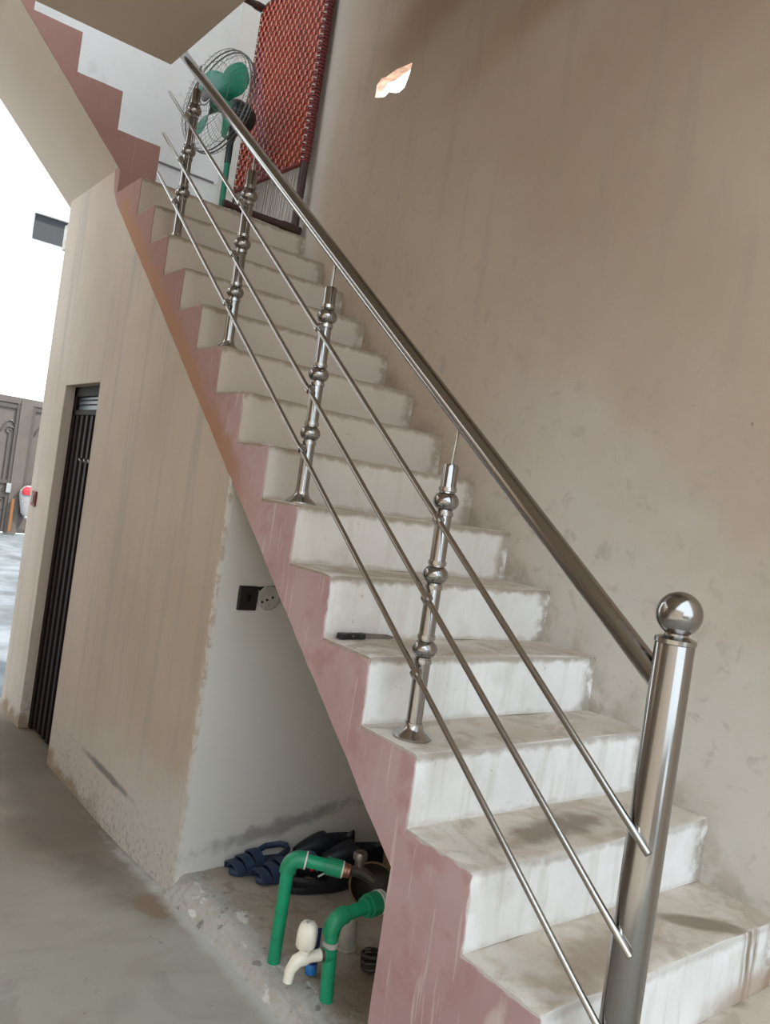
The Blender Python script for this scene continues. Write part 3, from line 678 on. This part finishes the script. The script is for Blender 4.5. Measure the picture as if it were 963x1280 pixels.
# ------------------------------------------------------------------ green water pipes
def elbow(a, c, b, r, n=7):
    """quarter bend from a over corner c to b"""
    a, b, c = Vector(a), Vector(b), Vector(c); return [(a * (1 - s) ** 2 + c * 2 * s * (1 - s) + b * s * s) for s in [i / n for i in range(n + 1)]]
def build_pipes():
    r = .0195
    # pipe with the metal stop valve
    bx, by = .062, 1.025; zt = -.142; o = (bx, by, PLAT)
    t = thing('water_pipe', o, 'green plastic water pipe bent over to a dull metal stop valve', 'pipe')
    D = Vector((.788, -.616, -.10)).normalized(); c = Vector((bx, by, zt))
    m = MB(); m.tube([(bx - .004, by, PLAT - .02), (bx, by, zt - .045)], r, 18); m.build('upright', MT['ppr'], t, shift=o, smooth=True)
    m = MB(); m.tube(elbow(c - Vector((0, 0, .048)), c, c + D * .048, r, 9), r * 1.30, 18); m.build('elbow', MT['pprdark'], t, shift=o, smooth=True)
    m = MB(); m.tube([c + D * .04, c + D * .125], r, 18); m.build('arm', MT['ppr'], t, shift=o, smooth=True)
    m = MB(); m.tube([c + D * .048, c + D * .053], r * 1.34, 18); m.build('seam', MT['tape'], t, shift=o, smooth=True)
    m = MB(); m.tube([c + D * .112, c + D * .160], r * 1.32, 18); m.build('socket', MT['pprdark'], t, shift=o, smooth=True)
    m = MB(); m.tube([c + D * .158, c + D * .165], r * 1.25, 16); m.build('thread_tape', MT['tape'], t, shift=o, smooth=True)
    m = MB(); m.tube([c + D * .165, c + D * .176], r * 1.05, 16); m.tube([c + D * .177, c + D * .185], r * 1.0, 16); m.build('thread', plain('copper_thread', (.35, .17, .11), .4, .7), t, shift=o, smooth=True)
    e = c + D * .215 + Vector((.01, .02, 0)); m = MB(); m.tube([c + D * .183, e, e + D * .05 - Vector((0, 0, .02))], [.013, .019, .013], 14); m.tube([e, e + Vector((0, 0, .035))], .014, 14)
    vb = m.build('valve', MT['brass'], t, shift=o, smooth=60)
    m = MB(); m.lathe([(.012, 0), (.021, .004), (.022, .018), (.018, .026), (.006, .028)], e + Vector((0, 0, .03)), n=16); m.build('valve_knob', MT['brass'], vb, shift=o, smooth=50)
    # pipe with the ivory tap
    bx, by = .100, .812; zt = -.238; o = (bx, by, PLAT)
    t = thing('water_pipe', o, 'green plastic water pipe carrying an ivory plastic tap', 'pipe')
    c = Vector((bx, by + .012, zt)); D = Vector((1, .07, .05)).normalized()
    m = MB(); m.tube([(bx, by - .012, PLAT - .02), (bx, by + .008, zt - .04)], r, 18); m.build('upright', MT['ppr'], t, shift=o, smooth=True)
    m = MB(); m.tube(elbow(c - Vector((0, 0, .045)), c, c + D * .045, r, 9), r * 1.29, 18); m.build('elbow', MT['pprdark'], t, shift=o, smooth=True)
    m = MB(); m.tube([c + D * .05, c + D * .42], r, 18); m.build('arm', MT['ppr'], t, shift=o, smooth=True)
    m = MB(); m.tube([c + D * .115, c + D * .155], r * 1.45, 18); m.tube([c + D * .13, c + D * .165], r * 1.75, 18); m.build('union_nut', MT['pprdark'], t, shift=o, smooth=True)
    m = MB(); m.tube([c + D * .166, c + D * .171], r * 1.85, 18); m.tube([c + D * .18, c + D * .184], r * 1.75, 18); m.build('washer', MT['tape'], t, shift=o, smooth=True)
    m = MB(); m.tube([(bx, by + .006, zt - .075), (bx, by + .006, zt - .06)], r * 1.2, 16); m.build('seam', MT['greybox'], t, shift=o, smooth=True)
    zc = -.330; q = Vector((bx, by, zc)); T = Vector((-.97, .12, 0)).normalized()
    tp = MB(); tp.tube([q + T * .032, q + T * .065, q + T * .085, q + T * .105 + Vector((0, 0, -.006)), q + T * .120 + Vector((0, 0, -.028)), q + T * .123 + Vector((0, 0, -.060))], [.0165, .0155, .021, .0185, .0155, .0135], 16)
    tp.tube([q + T * .083, q + T * .083 + Vector((0, 0, .03))], .0165, 16)
    tap = tp.build('tap', MT['ivory'], t, shift=o, smooth=60)
    m = MB(); m.tube([q, q + T * .024], r * 1.1, 16); m.build('tee', MT['pprdark'], t, shift=o, smooth=True)
    m = MB(); m.tube([q + T * .022, q + T * .034], .019, 16); m.build('tap_collar', MT['brushed'], tap, shift=o, smooth=True)
    m = MB(); k = q + T * .083 + Vector((0, 0, .026)); n = 28; v = []; f = []; hs = [(0., .55), (.004, .8), (.012, 1), (.045, 1.02), (.062, .9), (.072, .6), (.075, .05)]
    for hz, s in hs:
        for i in range(n): a = 2 * math.pi * i / n; rr = .029 * s * (1 + .07 * math.cos(4 * a)); v.append(k + Vector((rr * math.cos(a), rr * math.sin(a), hz)))
    for i in range(len(hs) - 1):
        for j in range(n): f.append((i * n + j, i * n + (j + 1) % n, (i + 1) * n + (j + 1) % n, (i + 1) * n + j))
    m.add(v, f); m.build('tap_knob', MT['ivory'], tap, shift=o, smooth=60)
    m = MB(); m.box(k + Vector((-.008, -.005, .073)), k + Vector((.008, .005, .0765))); m.build('knob_mark', MT['greybox'], tap, shift=o)
build_pipes()

# ------------------------------------------------------------------ footwear and odds and ends below the stairs
def sole_outline(L=.255, wd=.092, n=30):
    out = []
    for i in range(n):
        a = 2 * math.pi * i / n; u = math.cos(a); s = math.sin(a)
        ww = wd * .5 * (.86 + .14 * u) * (1 - .10 * math.exp(-((u + .15) / .3) ** 2)); out.append((u * L / 2, s * ww))
    return out
def place(mb, loc, ang, tilt=0.):
    R = Matrix.Translation(loc) @ Matrix.Rotation(ang, 4, 'Z') @ Matrix.Rotation(tilt, 4, 'X'); mb.v = [tuple(R @ Vector(q)) for q in mb.v]; return mb
def layered(outl, levels):
    m = MB(); n = len(outl); v = []; f = []
    for z, s in levels: v += [(x * s, y * s, z) for x, y in outl]
    for i in range(len(levels) - 1):
        for j in range(n): f.append((i * n + j, i * n + (j + 1) % n, (i + 1) * n + (j + 1) % n, (i + 1) * n + j))
    f += [tuple(range(n))[::-1], tuple(range((len(levels) - 1) * n, len(levels) * n))]
    return m.add(v, f)
def strap(x0, x1, h, wd=.09, th=.006, lean=0.):
    """band arching over the foot between x0 and x1"""
    m = MB(); N = 12; v = []; f = []
    for i in range(N + 1):
        a = math.pi * i / N; y = -math.cos(a) * wd / 2; z = .016 + math.sin(a) ** .75 * h
        for x, dz in ((x0, 0), (x1, 0)): v += [(x + lean * math.sin(a), y, z), (x + lean * math.sin(a), y * .9, z - th)]
    for i in range(N):
        a = 4 * i; b = a + 4; f += [(a, a + 2, b + 2, b), (a + 1, b + 1, b + 3, a + 3), (a, b, b + 1, a + 1), (a + 2, a + 3, b + 3, b + 2)]
    return m.add(v, f)
def sandal(loc, ang, mat, label, L=.255, nst=3, group=None, tilt=0., trim=None):
    t = thing('sandal', loc, label, 'sandal', group); o = loc
    place(layered(sole_outline(L), [(0, .97), (.006, 1.0), (.018, 1.0), (.022, .96)]), loc, ang, tilt).build('sole', mat, t, shift=o, smooth=60)
    for i in range(nst):
        x = .02 + .085 * i / max(1, nst - 1) if nst > 1 else .04
        place(strap(x - .018, x + .018, .058 - .012 * i, .088, .006, .01), loc, ang, tilt).build('strap', mat, t, shift=o, smooth=60)
    h = MB(); h.tube([(.0, -.045, .03), (-.06, -.045, .05), (-.115, -.025, .055), (-.125, 0, .056), (-.115, .025, .055), (-.06, .045, .05), (0, .045, .03)], .008, 8, flat=1.6)
    place(h, loc, ang, tilt).build('heel_strap', mat, t, shift=o, smooth=60)
    place(strap(.10, .118, .022, .07, .005), loc, ang, tilt).build('toe_band', mat, t, shift=o, smooth=60)
    if trim:
        b = MB(); b.tube([(.005, -.03, .075), (.03, 0, .082), (.05, .02, .07)], .012, 8, flat=.5); place(b, loc, ang, tilt).build('tongue', MT['teal'], t, shift=o, smooth=60)
        for s in (-1, 1):
            c = MB(); c.tube([(-.03, s * .03, .06), (.0, s * .035, .076), (.035, s * .03, .074), (.07, s * .025, .058)], .0035, 6); place(c, loc, ang, tilt).build('piping', MT['paleline'], t, shift=o)
        r2 = MB(); r2.ball((-.035, .01, .07), .009, n=8); place(r2, loc, ang, tilt).build('tab', MT['red'], t, shift=o, smooth=True)
    return t
def shoe(loc, ang, mat, label, group=None):
    t = thing('shoe', loc, label, 'shoe', group); o = loc
    place(layered(sole_outline(.27, .094), [(0, .97), (.006, 1.0), (.02, 1.0), (.024, .97)]), loc, ang).build('sole', MT['black'], t, shift=o, smooth=60)
    m = MB(); N = 28; K = 24; v = []; f = []
    for i in range(N + 1):
        u = i / N; x = -.125 + .25 * u; wd = .043 * math.sin(math.pi * min(.98, max(.04, u * .94 + .03))) ** .45
        hh = (.075 - .01 * u) if u < .45 else .07 * (1 - ((u - .45) / .62) ** 1.6) + .012
        for j in range(K + 1):
            a = math.pi * j / K; sy = -math.cos(a); sz = math.sin(a) ** .6
            q = j / K; dip = max(0., 1 - abs(q - .5) / .27) * max(0., min(1., (.56 - u) / .16)) * min(1., u / .08); dip = dip * dip * (3 - 2 * dip)
            v.append((x, sy * wd, .02 + sz * hh * (1 - .8 * dip)))
    for i in range(N):
        for j in range(K): a = i * (K + 1) + j; f.append((a, a + 1, a + K + 2, a + K + 1))
    m.add(v, f); place(m, loc, ang).build('upper', mat, t, shift=o, smooth=60)
    return t
def build_clutter():
    zf = PLAT + .004
    sandal((.30, 1.565, zf), math.radians(188), MT['navy'], 'navy blue strapped sandal lying nearest the switch wall', nst=3)
    sandal((.36, 1.468, zf), math.radians(184), MT['navy'], 'navy blue strapped sandal beside its twin, behind the bent green pipe', nst=3)
    sandal((.43, 1.345, zf), math.radians(-8), MT['black'], 'black sandal with teal tongue, pale piping and red tab', L=.25, nst=2, trim=True)
    shoe((.585, 1.562, zf), math.radians(172), MT['dshoe'], 'black closed shoe at the foot of the end wall', )
    shoe((.645, 1.457, zf), math.radians(165), MT['dshoe'], 'black closed shoe between its twin and the slumped sack')
    # upturned cup
    o = (.302, .992, zf); t = thing('plastic_cup', o, 'grubby white plastic cup standing upside down on the cement', 'cup')
    ax = Vector((-.06, -.05, 1)); m = MB(); m.lathe([(.0285, .006), (.0285, .010), (.028, .05), (.025, .085), (.021, .092), (.004, .0935)], o, ax, 28); m.build('body', MT['cup'], t, shift=o, smooth=60)
    m = MB(); m.lathe([(.0285, 0), (.031, .001), (.031, .009), (.0285, .011)], o, ax, 28); m.build('rim', MT['cup'], t, shift=o, smooth=60)
    # tube on its cap
    o = (.125, .925, zf); t = thing('squeeze_tube', o, 'dark blue squeeze tube standing on its bright blue cap behind the tap', 'tube'); ax = Vector((.05, .08, 1))
    m = MB(); m.lathe([(.016, 0), (.017, .003), (.0175, .028), (.015, .031)], o, ax, 20); m.build('cap', MT['cap'], t, shift=o, smooth=60)
    m = MB(); v = []; f = []; n = 20; axn = ax.normalized()
    for i, (h, a, b) in enumerate(((.03, .0165, .0165), (.05, .0175, .017), (.08, .019, .013), (.11, .0205, .007), (.125, .021, .002))):
        for k in range(n): q = 2 * math.pi * k / n; v.append(Vector(o) + axn * h + Vector((a * math.cos(q), b * math.sin(q), 0)))
    for i in range(4):
        for k in range(n): f.append((i * n + k, i * n + (k + 1) % n, (i + 1) * n + (k + 1) % n, (i + 1) * n + k))
    m.add(v, f); m.build('body', MT['tubeb'], t, shift=o, smooth=60)
    m = MB(); m.box(Vector(o) + Vector((-.012, -.0155, .058)), Vector(o) + Vector((.004, -.0105, .076))); m.build('print', MT['red'], t, shift=o, bevel=.002)
    # dark bowl on its side
    o = (.55, 1.20, zf); t = thing('bowl', o, 'dark bowl lying tipped up behind the pipe with the tap', 'bowl'); ax = Vector((-.35, -.55, .75)).normalized(); c = Vector(o) + Vector((0, 0, .045))
    m = MB(); m.lathe([(.03, -.045), (.06, -.03), (.078, .0), (.084, .025), (.079, .026), (.070, .0), (.052, -.022), (.002, -.034)], c, ax, 30); m.build('shell', MT['bowl'], t, shift=o, smooth=60)
    m = MB(); m.tube([c + ax * .027 + (Matrix.Rotation(2 * math.pi * i / 30, 3, ax) @ (ax.orthogonal().normalized() * .083)) for i in range(30)], .004, 6, closed=True); m.build('rim', MT['sack'], t, shift=o, smooth=True)
    # slumped sack
    o = (.80, 1.20, zf); m = MB(); v = []; f = []; NU, NV = 28, 16
    for i in range(NV + 1):
        th = math.pi * i / NV
        for k in range(NU):
            a = 2 * math.pi * k / NU; d = Vector((math.sin(th) * math.cos(a), math.sin(th) * math.sin(a), math.cos(th)))
            s = 1 + .22 * mnoise.noise(d * 2.2) + .10 * mnoise.noise(d * 6.0); v.append((o[0] + d.x * .15 * s, o[1] + d.y * .17 * s, o[2] + max(0, .085 + d.z * .125 * s)))
    for i in range(NV):
        for k in range(NU): f.append((i * NU + k, i * NU + (k + 1) % NU, (i + 1) * NU + (k + 1) % NU, (i + 1) * NU + k))
    m.add(v, f); t = thing('sack', o, 'slumped brown sack pushed in under the stair slope', 'sack'); m.build('bag', MT['sack'], t, shift=o, smooth=70)
    m = MB(); m.tube([Vector(o) + Vector((-.06, -.03, .18)), Vector(o) + Vector((-.075, -.045, .235)), Vector(o) + Vector((-.10, -.055, .26))], [.03, .018, .04], 12); m.build('tied_neck', MT['sack'], t, shift=o, smooth=60)
    # coil of dark cord
    o = (.305, .86, zf); m = MB(); m.tube([(o[0] + (.036 + .006 * math.sin(i * .9)) * math.cos(i * .42), o[1] + .034 * math.sin(i * .42), o[2] + .008 + i * .0012) for i in range(46)], .0055, 8)
    t = thing('cord_coil', o, 'small coil of dark cord beside the pink stair side', 'cord'); m.build('coil', MT['bowl'], t, shift=o, smooth=True)
    m = MB(); m.tube([(o[0] + .03, o[1], o[2] + .03), (o[0] - .01, o[1] + .01, o[2] + .062), (o[0] - .02, o[1] + .03, o[2] + .05)], .005, 8); m.build('loose_end', MT['bowl'], t, shift=o, smooth=True)
build_clutter()

# ------------------------------------------------------------------ the courtyard seen past the wall
def build_outside():
    m = MB(); m.add([(-14, 4.42, GROUND - .01), (14, 4.42, GROUND - .01), (14, 13.2, -.40), (-14, 13.2, -.40)], [(0, 1, 2, 3)]); m.box((-14, -16, GROUND - .12), (14, 4.42, GROUND - .04)); o = struct('floor_courtyard', m, MT['tile'])
    FYD = 13.1; m = MB()
    m.prism([(-9, -.5), (-1.2, -.5), (-1.2, 1.80), (4.6, 1.80), (4.6, -.5), (9, -.5), (9, 7.2), (-9, 7.2)], 'y', FYD, FYD + .25); wf = struct('wall_courtyard', m, MT['facade'])
    # recessed dark opening high on the white wall, ledge above it, sloping haunch beside it
    m = MB(); m.box((1.72, FYD - .03, 4.35), (2.75, FYD + .01, 4.74)); p = m.build('dark_opening', MT['dgrey'], wf)
    m = MB(); m.box((1.70, FYD - .10, 4.745), (2.85, FYD + .01, 4.80)); m.build('ledge', MT['facade'], wf)
    m = MB(); m.prism([(-1.5, 1.6), (-1.5, 5.4), (1.85, 5.4), (1.70, 5.05), (1.23, 4.30), (.2, 2.7)], 'y', FYD - .10, FYD + .02); m.v = [(a, b, c) for a, b, c in m.v]; m.build('sloping_haunch', MT['facade'], wf)
    # brown sheet metal gate
    o = (2.0, FYD - .05, -.40); t = thing('metal_gate', o, 'brown sheet metal gate with scrollwork panels across the courtyard', 'gate'); yg = FYD - .05
    zb, zt = -.37, 1.77
    for x0, x1 in ((-.2, 1.90), (2.06, 4.2)):
        m = MB(); m.box((x0, yg, zb), (x1, yg + .02, zt - .05)); lf = m.build('leaf', MT['gate'], t, shift=o)
        m = MB()
        for z in (zb + .03, .22, .44, zt - .12): m.box((x0, yg - .03, z - .03), (x1, yg, z + .03))
        for x in (x0 + .03, x1 - .03): m.box((x - .03, yg - .036, zb + .005), (x + .03, yg - .001, zt - .075))
        m.build('leaf_frame', MT['gated'], lf, shift=o)
        for k in range(int((x1 - x0) / .35)):
            xc = x0 + .22 + .35 * k
            for zc, h in ((1.42, 1), (-.02, -1)):
                m = MB(); m.tube([(xc + s * .13 * (1 - abs(s) * .1), yg - .012, zc - h * .18 * s * s + .0) for s in [i / 5 - 1 for i in range(11)]], .013, 6)
                m.tube([(xc + (.075 - .006 * i) * math.cos(i * .75), yg - .012, zc - h * .16 + (.075 - .006 * i) * math.sin(i * .75)) for i in range(11)], .010, 6); m.build('scroll', MT['gated'], lf, shift=o)
            m = MB(); m.tube([(xc, yg - .012, .47), (xc, yg - .012, 1.22)], .012, 6); m.build('bar', MT['gated'], lf, shift=o)
    m = MB(); m.box((1.89, yg - .05, zb - .02), (2.07, yg + .05, zt)); m.build('post', MT['gate'], t, shift=o)
    m = MB(); m.box((-.3, yg - .04, zt - .07), (4.4, yg + .04, zt + .03)); m.build('top_rail', MT['gate'], t, shift=o)
    m = MB(); m.box((1.83, yg - .07, .27), (1.90, yg - .03, .42)); m.build('bolt', MT['brushed'], t, shift=o)
    # carrier bag hanging on the gate
    o = (2.17, yg - .13, 0.0); t = thing('carrier_bag', o, 'white bag with a red top hanging on the brown gate', 'bag')
    m = MB(); m.lathe([(.05, -.08), (.09, -.03), (.12, .10), (.15, .26), (.14, .34), (.09, .40), (.04, .42)], o, n=18); m.v = [(a, o[1] + (b - o[1]) * .4, c) for a, b, c in m.v]; m.build('pouch', MT['bag'], t, shift=o, smooth=60)
    m = MB(); m.lathe([(.105, .27), (.112, .31), (.10, .36), (.06, .40)], (o[0], o[1] - .02, o[2]), n=18); m.v = [(a - .01, o[1] - .02 + (b - o[1]) * .45, c) for a, b, c in m.v]; m.build('red_patch', MT['red'], t, shift=o, smooth=60)
    m = MB(); m.box((o[0] - .24, o[1] + .02, -.35), (o[0] - .20, o[1] + .035, .18)); m.build('ribbon', MT['orange'], t, shift=o)
    m = MB(); m.ball((o[0] + .0, o[1], -.10), .035, n=10); m.build('knot', MT['bag'], t, shift=o, smooth=True)
build_outside()
